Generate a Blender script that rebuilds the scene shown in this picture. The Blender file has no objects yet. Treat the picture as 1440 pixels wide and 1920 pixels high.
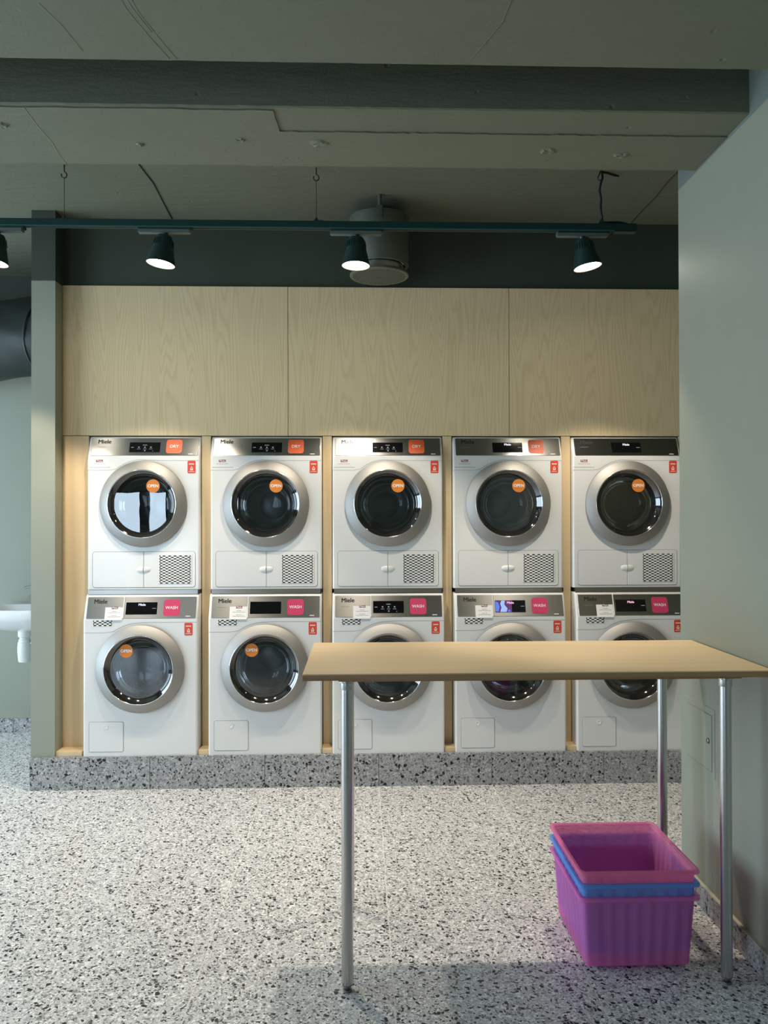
import bpy, bmesh, math, random
from mathutils import Vector, Matrix
random.seed(7)
scene = bpy.context.scene
COL = scene.collection
PI = math.pi

# ------------------------------------------------------------------ camera
FPX, CAM_H, YAW, PITCH, ROLL = 1480.0, 1.4127, 0.031, 0.0085, -0.0023
fw = Vector((math.sin(YAW)*math.cos(PITCH), math.cos(YAW)*math.cos(PITCH), math.sin(PITCH)))
r0 = Vector((math.cos(YAW), -math.sin(YAW), 0)); u0 = r0.cross(fw)
rt = math.cos(ROLL)*r0 + math.sin(ROLL)*u0; up = -math.sin(ROLL)*r0 + math.cos(ROLL)*u0
cam_d = bpy.data.cameras.new('camera'); cam = bpy.data.objects.new('camera', cam_d); COL.objects.link(cam)
cam_d.sensor_fit = 'HORIZONTAL'; cam_d.sensor_width = 36.0; cam_d.lens = FPX/1440.0*36.0
cam_d.clip_start = 0.05; cam_d.clip_end = 100
cam.matrix_world = Matrix(((rt.x, up.x, -fw.x, 0), (rt.y, up.y, -fw.y, 0), (rt.z, up.z, -fw.z, CAM_H), (0, 0, 0, 1)))
scene.camera = cam

# ------------------------------------------------------------------ world, exposure, daylight
scene.view_settings.view_transform = 'Standard'; scene.view_settings.look = 'None'
scene.view_settings.exposure = 0.12; scene.view_settings.gamma = 1.0
scene.view_settings.use_curve_mapping = False
w = bpy.data.worlds.new('world'); scene.world = w; w.use_nodes = True
w.node_tree.nodes['Background'].inputs[0].default_value = (0.60, 0.78, 1.0, 1)
w.node_tree.nodes['Background'].inputs[1].default_value = 0.6
scene.cycles.max_bounces = 8; scene.cycles.diffuse_bounces = 4; scene.cycles.glossy_bounces = 4
scene.cycles.use_adaptive_sampling = True; scene.cycles.adaptive_threshold = 0.03
scene.cycles.transmission_bounces = 6; scene.cycles.transparent_max_bounces = 16
scene.cycles.caustics_reflective = False; scene.cycles.caustics_refractive = False
scene.cycles.sample_clamp_indirect = 4.0

def daylight(name, loc, rot, sx, sy, power, col=(0.66, 0.84, 1.0)):
    d = bpy.data.lights.new(name, 'AREA'); d.shape = 'RECTANGLE'; d.size = sx; d.size_y = sy
    d.energy = power; d.color = col
    o = bpy.data.objects.new(name, d); COL.objects.link(o); o.location = loc; o.rotation_euler = rot
    return o
# daylight that comes in through window_1 (rear wall) and window_2 (left wall)
daylight('daylight_rear_window', (-3.3, -3.32, 1.15), (PI/2, 0, 0), 2.0, 1.9, 68)
daylight('daylight_side_window', (-4.72, 2.8, 1.25), (0, -PI/2, 0), 2.1, 4.6, 235)

# ------------------------------------------------------------------ materials
def new_mat(name):
    m = bpy.data.materials.new(name); m.use_nodes = True
    nt = m.node_tree; b = nt.nodes['Principled BSDF']
    return m, nt, b
def N(nt, t, **kw):
    n = nt.nodes.new(t)
    for k, v in kw.items(): setattr(n, k, v)
    return n
def L(nt, a, b): nt.links.new(a, b)
def bump(nt, b, height, strength=0.2, dist=0.01):
    n = N(nt, 'ShaderNodeBump'); n.inputs['Strength'].default_value = strength; n.inputs['Distance'].default_value = dist
    L(nt, height, n.inputs['Height']); L(nt, n.outputs[0], b.inputs['Normal']); return n
def ramp(nt, fac, stops, mode='LINEAR'):
    r = N(nt, 'ShaderNodeValToRGB'); r.color_ramp.interpolation = mode
    e = r.color_ramp.elements
    while len(e) < len(stops): e.new(0.5)
    for i, (p, c) in enumerate(stops):
        e[i].position = p; e[i].color = c if len(c) == 4 else (*c, 1)
    L(nt, fac, r.inputs[0]); return r
def math_n(nt, op, a, b=None, clamp=False):
    n = N(nt, 'ShaderNodeMath', operation=op); n.use_clamp = clamp
    for i, v in enumerate((a, b)):
        if v is None: continue
        if isinstance(v, (int, float)): n.inputs[i].default_value = v
        else: L(nt, v, n.inputs[i])
    return n.outputs[0]
def mixc(nt, fac, a, b, blend='MIX'):
    n = N(nt, 'ShaderNodeMix', data_type='RGBA', blend_type=blend)
    for s, v in ((n.inputs['Factor'], fac), (n.inputs[6], a), (n.inputs[7], b)):
        if isinstance(v, (int, float)): s.default_value = v
        elif isinstance(v, tuple): s.default_value = v if len(v) == 4 else (*v, 1)
        else: L(nt, v, s)
    return n.outputs[2]
def plain(name, col, rough=0.5, metal=0.0, spec=0.5, coat=0.0):
    m, nt, b = new_mat(name)
    b.inputs['Base Color'].default_value = (*col, 1); b.inputs['Roughness'].default_value = rough
    b.inputs['Metallic'].default_value = metal; b.inputs['Specular IOR Level'].default_value = spec
    b.inputs['Coat Weight'].default_value = coat
    return m
def noise(nt, vec, scale, detail=4, rough=0.5):
    n = N(nt, 'ShaderNodeTexNoise'); n.inputs['Scale'].default_value = scale
    n.inputs['Detail'].default_value = detail; n.inputs['Roughness'].default_value = rough
    if vec is not None: L(nt, vec, n.inputs['Vector'])
    return n.outputs['Fac']
def objcoord(nt, rand=True, scale=(1, 1, 1)):
    tc = N(nt, 'ShaderNodeTexCoord'); mp = N(nt, 'ShaderNodeMapping'); mp.inputs['Scale'].default_value = scale
    if rand:
        oi = N(nt, 'ShaderNodeObjectInfo'); mu = N(nt, 'ShaderNodeVectorMath', operation='SCALE')
        mu.inputs[0].default_value = (37.1, 23.7, 51.3); L(nt, oi.outputs['Random'], mu.inputs['Scale'])
        ad = N(nt, 'ShaderNodeVectorMath', operation='ADD')
        L(nt, tc.outputs['Object'], ad.inputs[0]); L(nt, mu.outputs[0], ad.inputs[1]); L(nt, ad.outputs[0], mp.inputs[0])
    else: L(nt, tc.outputs['Object'], mp.inputs[0])
    return mp.outputs[0]

def terrazzo(name, tint=1.0, rough=0.38, dim='3D'):
    m, nt, b = new_mat(name)
    co = objcoord(nt)
    dn = N(nt, 'ShaderNodeTexNoise'); dn.inputs['Scale'].default_value = 60; dn.inputs['Detail'].default_value = 1; L(nt, co, dn.inputs['Vector'])
    sc = N(nt, 'ShaderNodeVectorMath', operation='SCALE'); sc.inputs['Scale'].default_value = 0.012; L(nt, dn.outputs['Color'], sc.inputs[0])
    ad = N(nt, 'ShaderNodeVectorMath', operation='ADD'); L(nt, co, ad.inputs[0]); L(nt, sc.outputs[0], ad.inputs[1])
    v = ad.outputs[0]
    def layer(scale, gap, stops):
        if dim == '2D': scale *= 1.32
        e = N(nt, 'ShaderNodeTexVoronoi', feature='DISTANCE_TO_EDGE', voronoi_dimensions=dim); e.inputs['Scale'].default_value = scale; L(nt, v, e.inputs['Vector'])
        c = N(nt, 'ShaderNodeTexVoronoi', feature='F1', voronoi_dimensions=dim); c.inputs['Scale'].default_value = scale; L(nt, v, c.inputs['Vector'])
        s = N(nt, 'ShaderNodeSeparateColor'); L(nt, c.outputs['Color'], s.inputs[0])
        col = ramp(nt, s.outputs[0], stops, 'CONSTANT').outputs[0]
        return math_n(nt, 'GREATER_THAN', e.outputs['Distance'], gap), col, s.outputs[1]
    t = tint
    base = mixc(nt, noise(nt, co, 300, 2), (0.38*t, 0.38*t, 0.378*t), (0.56*t, 0.56*t, 0.555*t))
    m1, c1, _ = layer(230, 0.06, [(0, (0.10*t,)*3), (0.08, (0.30*t,)*3), (0.36, (0.48*t,)*3), (0.76, (0.70*t, 0.70*t, 0.69*t))])
    k = mixc(nt, math_n(nt, 'MULTIPLY', m1, 0.75), base, c1)
    m2, c2, r2 = layer(108, 0.09, [(0, (0.010*t,)*3), (0.22, (0.10*t, 0.10*t, 0.105*t)), (0.44, (0.26*t,)*3), (0.70, (0.72*t, 0.71*t, 0.69*t))])
    k = mixc(nt, math_n(nt, 'MULTIPLY', m2, math_n(nt, 'GREATER_THAN', r2, 0.66)), k, c2)
    m3, c3, r3 = layer(64, 0.10, [(0, (0.008*t,)*3), (0.50, (0.20*t, 0.20*t, 0.205*t)), (0.72, (0.32*t,)*3), (0.86, (0.72*t, 0.71*t, 0.69*t))])
    k = mixc(nt, math_n(nt, 'MULTIPLY', m3, math_n(nt, 'GREATER_THAN', r3, 0.84)), k, c3)
    L(nt, k, b.inputs['Base Color']); b.inputs['Roughness'].default_value = rough
    b.inputs['Specular IOR Level'].default_value = 0.5
    return m

def wood(name, axis='Z', light=(0.66, 0.52, 0.335), dark=(0.50, 0.365, 0.205), rings=16, sx=5.0, sl=0.42, rough=0.5, mixs=0.75):
    m, nt, b = new_mat(name)
    s = {'Z': (sx, sx, sl), 'X': (sl, sx, sx)}[axis]
    co = objcoord(nt, True, s)
    n1 = noise(nt, co, 1.0, 1.6, 0.35)
    s1 = math_n(nt, 'SINE', math_n(nt, 'MULTIPLY', n1, rings*2*PI))
    s1 = math_n(nt, 'ADD', math_n(nt, 'MULTIPLY', s1, 0.5), 0.5)
    s1 = math_n(nt, 'POWER', s1, 2.2)
    fs = {'Z': (420, 420, 4), 'X': (5, 420, 420)}[axis]
    fine = noise(nt, objcoord(nt, True, fs), 1.0, 2, 0.6)
    big = noise(nt, objcoord(nt, True, (1.3, 1.3, 1.3)), 1.0, 2)
    f = math_n(nt, 'ADD', math_n(nt, 'MULTIPLY', s1, mixs), math_n(nt, 'MULTIPLY', math_n(nt, 'SUBTRACT', fine, 0.42), 0.75), True)
    c = mixc(nt, f, light, dark)
    c = mixc(nt, math_n(nt, 'MULTIPLY', big, 0.25), c, tuple(x*0.82 for x in light))
    L(nt, c, b.inputs['Base Color']); b.inputs['Roughness'].default_value = rough
    bump(nt, b, f, 0.06, 0.002)
    return m

def two_tone(name, low, high, zline, rough=0.55, nscale=9, bstr=0.06):
    """wall paint in two colours that meet at a painted line at height zline"""
    m, nt, b = new_mat(name)
    g = N(nt, 'ShaderNodeNewGeometry'); s = N(nt, 'ShaderNodeSeparateXYZ'); L(nt, g.outputs['Position'], s.inputs[0])
    f = math_n(nt, 'GREATER_THAN', s.outputs[2], zline)
    n = noise(nt, g.outputs['Position'], nscale, 4)
    c = mixc(nt, f, low, high)
    c = mixc(nt, math_n(nt, 'MULTIPLY', n, 0.12), c, (0.6, 0.6, 0.55), 'MULTIPLY')
    L(nt, c, b.inputs['Base Color']); b.inputs['Roughness'].default_value = rough
    bump(nt, b, noise(nt, g.outputs['Position'], 180, 3), bstr, 0.002)
    return m

def concrete(name, col):
    m, nt, b = new_mat(name)
    g = N(nt, 'ShaderNodeNewGeometry'); p = g.outputs['Position']
    n1 = noise(nt, p, 2.2, 5, 0.6)
    c = mixc(nt, n1, tuple(x*0.88 for x in col), tuple(x*1.10 for x in col))
    L(nt, c, b.inputs['Base Color']); b.inputs['Roughness'].default_value = 0.6
    # trowel marks, board edges and air pits as relief
    mp = N(nt, 'ShaderNodeMapping'); mp.inputs['Scale'].default_value = (1.2, 6, 6); L(nt, p, mp.inputs[0])
    tro = noise(nt, mp.outputs[0], 4, 6, 0.6)
    v = N(nt, 'ShaderNodeTexVoronoi'); v.inputs['Scale'].default_value = 14; L(nt, p, v.inputs['Vector'])
    pit = ramp(nt, v.outputs['Distance'], [(0.0, (0, 0, 0)), (0.13, (1, 1, 1))]).outputs[0]
    msk = math_n(nt, 'GREATER_THAN', noise(nt, p, 3.1, 2), 0.56)
    pit = math_n(nt, 'MAXIMUM', pit, math_n(nt, 'SUBTRACT', 1.0, msk))
    h = math_n(nt, 'ADD', math_n(nt, 'MULTIPLY', tro, 0.6), math_n(nt, 'MULTIPLY', pit, 0.5))
    h = math_n(nt, 'ADD', h, math_n(nt, 'MULTIPLY', noise(nt, p, 120, 3), 0.12))
    bump(nt, b, h, 0.65, 0.010)
    return m

def brushed(name, col, rough=0.3, aniso=0.75, streak=0.05):
    m, nt, b = new_mat(name)
    b.inputs['Metallic'].default_value = 1.0; b.inputs['Roughness'].default_value = rough
    b.inputs['Anisotropic'].default_value = aniso
    t = N(nt, 'ShaderNodeCombineXYZ'); t.inputs[2].default_value = 1.0; L(nt, t.outputs[0], b.inputs['Tangent'])
    n = noise(nt, objcoord(nt, False, (3, 3, 900)), 1.0, 3)
    L(nt, mixc(nt, n, tuple(x*(1-streak) for x in col), tuple(min(1, x*(1+streak)) for x in col)), b.inputs['Base Color'])
    return m

def emit(name, col, s):
    m, nt, b = new_mat(name)
    b.inputs['Base Color'].default_value = (0.02, 0.02, 0.02, 1)
    b.inputs['Emission Color'].default_value = (*col, 1); b.inputs['Emission Strength'].default_value = s
    return m

def clear_glass(name, tint, base=0.04, ior=1.5, rough=0.0):
    m = bpy.data.materials.new(name); m.use_nodes = True; nt = m.node_tree; nt.nodes.clear()
    o = N(nt, 'ShaderNodeOutputMaterial'); mx = N(nt, 'ShaderNodeMixShader'); tr = N(nt, 'ShaderNodeBsdfTransparent'); gl = N(nt, 'ShaderNodeBsdfGlossy')
    tr.inputs[0].default_value = (*tint, 1); gl.inputs['Roughness'].default_value = rough
    fr = N(nt, 'ShaderNodeFresnel'); fr.inputs[0].default_value = ior
    L(nt, math_n(nt, 'ADD', fr.outputs[0], base, True), mx.inputs[0])
    L(nt, tr.outputs[0], mx.inputs[1]); L(nt, gl.outputs[0], mx.inputs[2]); L(nt, mx.outputs[0], o.inputs[0])
    return m

def milky_plastic(name, col, clear=0.30, tcol=None):
    m = bpy.data.materials.new(name); m.use_nodes = True; nt = m.node_tree; nt.nodes.clear()
    o = N(nt, 'ShaderNodeOutputMaterial')
    pb = N(nt, 'ShaderNodeBsdfPrincipled'); pb.inputs['Base Color'].default_value = (*col, 1); pb.inputs['Roughness'].default_value = 0.35
    tl = N(nt, 'ShaderNodeBsdfTranslucent'); tl.inputs[0].default_value = (*col, 1)
    tr = N(nt, 'ShaderNodeBsdfTransparent'); tr.inputs[0].default_value = (*(tcol or col), 1)
    m1 = N(nt, 'ShaderNodeMixShader'); m1.inputs[0].default_value = 0.42; L(nt, pb.outputs[0], m1.inputs[1]); L(nt, tl.outputs[0], m1.inputs[2])
    m2 = N(nt, 'ShaderNodeMixShader'); m2.inputs[0].default_value = clear; L(nt, m1.outputs[0], m2.inputs[1]); L(nt, tr.outputs[0], m2.inputs[2])
    L(nt, m2.outputs[0], o.inputs[0]); return m

SAGE = (0.290, 0.303, 0.236); DARKG = (0.045, 0.056, 0.038); CEILG = (0.148, 0.157, 0.108)
M = {}
M['terrazzo'] = terrazzo('terrazzo_floor', 1.36, 0.34, '2D')
M['terrazzo_plinth'] = terrazzo('terrazzo_plinth', 0.72, 0.45)
M['grout'] = plain('grout', (0.82, 0.80, 0.76), 0.8)
M['seal'] = plain('sealant_cream', (0.52, 0.50, 0.40), 0.6)
M['ash'] = wood('ash_veneer', 'Z', (0.83, 0.65, 0.385), (0.67, 0.49, 0.26), 24, 8.5, 0.7, 0.5, 0.5)
M['ash_post'] = wood('ash_post', 'Z', (0.74, 0.57, 0.345), (0.62, 0.45, 0.25), 5, 5, 0.3)
M['birch'] = wood('birch_top', 'X', (0.87, 0.665, 0.395), (0.79, 0.57, 0.31), 7, 5.0, 0.30, 0.42, 0.45)
M['birch_edge'] = wood('birch_edge', 'X', (0.40, 0.24, 0.12), (0.30, 0.17, 0.08), 6, 30, 0.6, 0.55)
M['wall'] = two_tone('wall_two_tone_paint', SAGE, DARKG, 2.668)
M['wall_right'] = two_tone('wall_right_two_tone_paint', SAGE, (0.16, 0.19, 0.165), 2.692, 0.45)
M['dark_wall'] = two_tone('dark_green_paint', DARKG, DARKG, 9)
M['ceil'] = concrete('painted_concrete', CEILG)
M['crack'] = plain('crack_shadow', (0.03, 0.035, 0.028), 0.9)
M['white'] = plain('white_enamel', (0.74, 0.74, 0.72), 0.22, 0, 0.5, 0.3)
M['white_pl'] = plain('white_plastic', (0.78, 0.78, 0.755), 0.35)
M['seam'] = plain('panel_gap', (0.20, 0.20, 0.195), 0.7)
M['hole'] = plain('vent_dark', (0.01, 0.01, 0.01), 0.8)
M['steel'] = brushed('brushed_steel_fascia', (0.46, 0.45, 0.43), 0.30, 0.85)
M['ring'] = brushed('satin_aluminium_ring', (0.41, 0.40, 0.38), 0.62, 0.0, 0.01)
M['lip'] = plain('polished_lip', (0.75, 0.74, 0.72), 0.12, 1.0)
M['bezel'] = plain('black_gloss_bezel', (0.012, 0.011, 0.011), 0.06, 0, 0.9, 1.0)
M['glass'] = clear_glass('door_glass', (0.52, 0.55, 0.57), 0.10, 1.55)
M['bowl'] = clear_glass('door_bowl_glass', (0.80, 0.84, 0.86), 0.03, 1.5)
M['drum'] = plain('drum_steel', (0.42, 0.43, 0.45), 0.28, 1.0)
M['rubber'] = plain('grey_rubber', (0.10, 0.105, 0.11), 0.6)
M['black'] = plain('display_black', (0.004, 0.004, 0.005), 0.08, 0, 0.5)
M['ink'] = plain('black_print', (0.012, 0.012, 0.012), 0.6)
M['ink_grey'] = plain('grey_print', (0.22, 0.21, 0.20), 0.7)
M['paper'] = plain('paper_label', (0.80, 0.79, 0.77), 0.6)
M['wine'] = plain('wine_red_logo_box', (0.16, 0.008, 0.02), 0.5)
M['orange'] = plain('orange_sticker', (0.70, 0.105, 0.026), 0.45)
M['pink'] = plain('pink_sticker', (0.53, 0.042, 0.120), 0.45)
M['halo'] = plain('sticker_border', (0.80, 0.50, 0.55), 0.5)
M['amber'] = plain('amber_open_sticker', (0.66, 0.20, 0.025), 0.5)
M['red'] = plain('red_sticker', (0.66, 0.070, 0.035), 0.45)
M['print_white'] = plain('white_print', (0.85, 0.84, 0.82), 0.5)
M['lcd'] = emit('lcd_white', (0.85, 0.85, 1.0), 1.1)
M['lcd_dim'] = emit('lcd_grey', (0.75, 0.80, 0.85), 0.28)
M['lcd_pink'] = emit('lcd_pink', (1.0, 0.55, 0.75), 0.9)
M['lcd_blue'] = emit('lcd_blue', (0.10, 0.26, 0.95), 0.75)
M['lcd_pale'] = emit('lcd_pale_blue', (0.35, 0.55, 1.0), 0.9)
M['lcd_violet'] = emit('lcd_violet', (0.25, 0.04, 0.35), 0.35)
M['leg'] = plain('leg_steel', (0.60, 0.59, 0.57), 0.27, 1.0)
M['leg_dark'] = plain('leg_plate', (0.20, 0.19, 0.18), 0.4, 0.9)
M['chrome'] = plain('chrome', (0.80, 0.81, 0.83), 0.08, 1.0)
M['track'] = plain('track_green', (0.006, 0.036, 0.032), 0.35)
M['track_lip'] = plain('track_lip_teal', (0.03, 0.11, 0.10), 0.3)
M['lampbody'] = plain('lamp_green', (0.008, 0.030, 0.026), 0.42)
M['adapter'] = plain('adapter_grey', (0.10, 0.13, 0.12), 0.4)
M['lens'] = emit('lamp_lens', (1.0, 0.93, 0.78), 26.0)
M['rim'] = emit('lamp_rim', (1.0, 0.88, 0.62), 1.6)
M['wire'] = plain('dark_wire', (0.02, 0.022, 0.02), 0.5)
M['cable'] = plain('black_cable', (0.008, 0.012, 0.014), 0.5)
M['vent'] = plain('vent_paint', (0.085, 0.095, 0.072), 0.45)
M['vent_lit'] = plain('vent_paint_lit', (0.12, 0.125, 0.095), 0.35)  # lit copy of the vent paint: light on the disc put into the colour
M['ceramic'] = plain('sink_ceramic', (0.82, 0.83, 0.84), 0.12, 0, 0.5, 0.4)
M['trap'] = plain('trap_plastic', (0.74, 0.76, 0.74), 0.35)
M['duct'] = plain('duct_wrap', (0.016, 0.024, 0.021), 0.5)
M['bin_pink'] = milky_plastic('pink_bin', (0.98, 0.40, 0.62), 0.50, (0.99, 0.66, 0.86))
M['bin_blue'] = milky_plastic('blue_bin', (0.30, 0.60, 1.0), 0.50, (0.66, 0.80, 1.0))
M['bin_pink_low'] = milky_plastic('pink_bin_low', (0.97, 0.42, 0.72), 0.58, (0.99, 0.68, 0.92))
M['foot'] = plain('grey_foot', (0.25, 0.27, 0.28), 0.5)
M['frame'] = plain('window_frame', (0.03, 0.035, 0.035), 0.4)

# ------------------------------------------------------------------ mesh helpers
def mesh(name, verts, faces, smooth=False):
    me = bpy.data.meshes.new(name); me.from_pydata([tuple(v) for v in verts], [], faces)
    me.validate(); me.update()
    if smooth:
        for p in me.polygons: p.use_smooth = True
    return me
def fix(me):
    bm = bmesh.new(); bm.from_mesh(me); bmesh.ops.recalc_face_normals(bm, faces=bm.faces); bm.to_mesh(me); bm.free(); return me
def obj(name, me, mat, parent=None, loc=None, **tags):
    o = bpy.data.objects.new(name, me); COL.objects.link(o)
    if mat is not None and not me.materials: me.materials.append(mat)
    if parent: o.parent = parent
    if loc is not None: o.location = loc
    for k, v in tags.items(): o[k] = v
    return o
def empty(name, loc, label=None, category=None, group=None, kind=None):
    o = bpy.data.objects.new(name, None); COL.objects.link(o); o.location = loc; o.empty_display_size = 0.05
    if label: o['label'] = label
    if category: o['category'] = category
    if group: o['group'] = group
    if kind: o['kind'] = kind
    return o
def copy_tree(o, parent=None):
    c = o.copy(); COL.objects.link(c); c.parent = parent
    for ch in o.children: copy_tree(ch, c)
    return c
class MB:
    def __init__(s): s.v = []; s.f = []
    def add(s, v, f):
        b = len(s.v); s.v += [tuple(x) for x in v]; s.f += [tuple(i+b for i in q) for q in f]; return s
    def box(s, x0, x1, y0, y1, z0, z1):
        return s.add([(x0,y0,z0),(x1,y0,z0),(x1,y1,z0),(x0,y1,z0),(x0,y0,z1),(x1,y0,z1),(x1,y1,z1),(x0,y1,z1)],
                     [(0,3,2,1),(4,5,6,7),(0,1,5,4),(1,2,6,5),(2,3,7,6),(3,0,4,7)])
    def cyl(s, p, q, r1, r2=None, n=20, cap=True):
        p = Vector(p); q = Vector(q); r2 = r1 if r2 is None else r2
        d = (q-p).normalized(); a = d.orthogonal().normalized(); b = d.cross(a)
        vs = []
        for c, r in ((p, r1), (q, r2)):
            for i in range(n):
                t = 2*PI*i/n; vs.append(c + a*(r*math.cos(t)) + b*(r*math.sin(t)))
        fs = [(i, (i+1)%n, n+(i+1)%n, n+i) for i in range(n)]
        if cap: fs += [tuple(range(n-1, -1, -1)), tuple(range(n, 2*n))]
        return s.add(vs, fs)
    def tube(s, pts, r, n=10):
        pts = [Vector(p) for p in pts]; vs = []; a = None
        for i, p in enumerate(pts):
            d = (pts[min(i+1, len(pts)-1)] - pts[max(i-1, 0)]).normalized()
            if a is None: a = d.orthogonal().normalized()
            a = (a - d*a.dot(d)).normalized(); b = d.cross(a)
            for k in range(n):
                t = 2*PI*k/n; vs.append(p + a*(r*math.cos(t)) + b*(r*math.sin(t)))
        fs = []
        for i in range(len(pts)-1):
            for k in range(n): fs.append((i*n+k, i*n+(k+1)%n, (i+1)*n+(k+1)%n, (i+1)*n+k))
        fs += [tuple(range(n-1, -1, -1)), tuple(range((len(pts)-1)*n, len(pts)*n))]
        return s.add(vs, fs)
    def lathe_z(s, prof, n=48, c=(0, 0), cap0=False, cap1=False):
        vs = [(c[0]+r*math.cos(2*PI*i/n), c[1]+r*math.sin(2*PI*i/n), z) for r, z in prof for i in range(n)]
        fs = [(j*n+i, j*n+(i+1)%n, (j+1)*n+(i+1)%n, (j+1)*n+i) for j in range(len(prof)-1) for i in range(n)]
        if cap0: fs.append(tuple(range(n-1, -1, -1)))
        if cap1: fs.append(tuple(range((len(prof)-1)*n, len(prof)*n)))
        return s.add(vs, fs)
    def me(s, name, smooth=False, fixn=True):
        m = mesh(name, s.v, s.f, smooth)
        if fixn: fix(m)
        return m
def autosmooth(o, deg=35):
    me = o.data
    for p in me.polygons: p.use_smooth = True
    bm = bmesh.new(); bm.from_mesh(me)
    for e in bm.edges:
        e.smooth = not (len(e.link_faces) == 2 and e.calc_face_angle(0) > math.radians(deg))
    bm.to_mesh(me); bm.free(); return o
def bevel_me(me, w=0.003, seg=2):
    bm = bmesh.new(); bm.from_mesh(me)
    bmesh.ops.bevel(bm, geom=[e for e in bm.edges if len(e.link_faces) == 2 and e.calc_face_angle(0) > 0.5], offset=w, segments=seg, affect='EDGES', clamp_overlap=True)
    bm.to_mesh(me); bm.free(); return me
def boxme(name, x0, x1, y0, y1, z0, z1, bev=0):
    m = MB().box(x0, x1, y0, y1, z0, z1).me(name)
    return bevel_me(m, bev) if bev else m

# a Frame turns (u, v, n) into local coordinates: u right, v up along the face, n out of it
class Frame:
    def __init__(s, o, eu, ev, en): s.o, s.eu, s.ev, s.en = Vector(o), Vector(eu).normalized(), Vector(ev).normalized(), Vector(en).normalized()
    def __call__(s, u, v, n=0.0): return s.o + s.eu*u + s.ev*v + s.en*n
def rr_outline(u0_, u1_, v0_, v1_, r, seg=5):
    pts = []
    for cx, cy, a0 in ((u1_-r, v0_+r, -PI/2), (u1_-r, v1_-r, 0), (u0_+r, v1_-r, PI/2), (u0_+r, v0_+r, PI)):
        for k in range(seg+1):
            a = a0 + PI/2*k/seg; pts.append((cx+r*math.cos(a), cy+r*math.sin(a)))
    return pts
def plate(name, F, pts, n0, n1, bev=0.0008):
    """flat plate with an outline, from n0 (back) to n1 (front), small front bevel"""
    k = len(pts); cx = sum(p[0] for p in pts)/k; cy = sum(p[1] for p in pts)/k
    def ins(p):
        d = Vector((cx-p[0], cy-p[1])); l = d.length or 1; return (p[0]+d.x/l*bev, p[1]+d.y/l*bev)
    v = [F(*p, n0) for p in pts] + [F(*p, n1-bev) for p in pts] + [F(*ins(p), n1) for p in pts]
    f = [tuple(range(2*k, 3*k))]
    for a in (0, 1):
        f += [(a*k+i, a*k+(i+1) % k, (a+1)*k+(i+1) % k, (a+1)*k+i) for i in range(k)]
    return fix(mesh(name, v, f))
def ribbon(name, F, pts, wd, n0, n1, closed=False):
    """raised or inlaid line along a path in a frame"""
    P = [Vector((p[0], p[1])) for p in pts]; k = len(P); v = []; f = []
    for i, p in enumerate(P):
        a = P[(i-1) % k] if (closed or i > 0) else p; b = P[(i+1) % k] if (closed or i < k-1) else p
        d = (b-a).normalized(); nrm = Vector((-d.y, d.x))*wd/2
        for q in (p+nrm, p-nrm):
            v += [F(q.x, q.y, n0), F(q.x, q.y, n1)]
    m = k if closed else k-1
    for i in range(m):
        j = (i+1) % k; a, b = i*4, j*4
        f += [(a+1, a+3, b+3, b+1), (a, a+1, b+1, b), (a+2, b+2, b+3, a+3)]
    return mesh(name, v, f)
_txt = {}
def text_me(name, s, F, u, v, size, n=0.0005, bold=0.0, align='CENTER', width=None):
    cu = bpy.data.curves.new('tmp', 'FONT'); cu.body = s; cu.size = size; cu.align_x = align; cu.align_y = 'CENTER'
    cu.resolution_u = 4
    o = bpy.data.objects.new('tmp', cu); COL.objects.link(o)
    dg = bpy.context.evaluated_depsgraph_get(); me = bpy.data.meshes.new_from_object(o.evaluated_get(dg))
    bpy.data.objects.remove(o); bpy.data.curves.remove(cu)
    xs = [q.co.x for q in me.vertices]; k = width/(max(xs)-min(xs)) if width else 1.0
    vs = [(q.co.x*k, q.co.y*k) for q in me.vertices]; fs = [tuple(p.vertices) for p in me.polygons]
    sh = [(0, 0)] if not bold else [(-bold, -bold*0.5), (bold, -bold*0.5), (-bold, bold*0.5), (bold, bold*0.5)]
    bpy.data.meshes.remove(me); mb = MB()
    for i, (dx, dy) in enumerate(sh): mb.add([F(u+x+dx, v+y+dy, n+i*0.00002) for x, y in vs], fs)
    me = mb.me(name, False, False)
    return me
def rects_me(name, F, rects, n0, n1):
    mb = MB()
    for (a, b, c, d) in rects:
        v = [F(a, c, n0), F(b, c, n0), F(b, d, n0), F(a, d, n0), F(a, c, n1), F(b, c, n1), F(b, d, n1), F(a, d, n1)]
        mb.add(v, [(4,5,6,7),(0,1,5,4),(1,2,6,5),(2,3,7,6),(3,0,4,7)])
    return mb.me(name)

# ------------------------------------------------------------------ the setting
XR = 1.2474; YW = 4.194; YD = 4.258; YP = 4.292; ZC = 3.04; YE = 3.037; XL = -4.6; YR = -3.2; YS = 5.34
X0 = -1.4513; PITCHX = 0.6526; ZB = 0.170
# floor of 60 cm terrazzo tiles with fine pale joints
floor = obj('floor', boxme('floor', XL-0.1, 3.0, YR-0.1, YS+0.1, -0.06, -0.0004), M['grout'], kind='structure', label='grey terrazzo tile floor with pale joints')
tile = boxme('floor_tile', -0.2991, 0.2991, -0.2991, 0.2991, -0.012, 0.0, 0.0006); tile.materials.append(M['terrazzo'])
for i in range(-7, 4):
    for j in range(-10, 6):
        x = -0.5007 + 0.6*i + 0.3; y = 2.394 + 0.6*j + 0.3
        if x < XL or x > 2.6 or y < YR or y > YS+0.3 or (x > XR+0.3 and y < 3.0): continue
        if y > 4.2 and x > -1.6: continue
        o = obj('tile', tile, None, floor, (x, y, 0))
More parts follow.
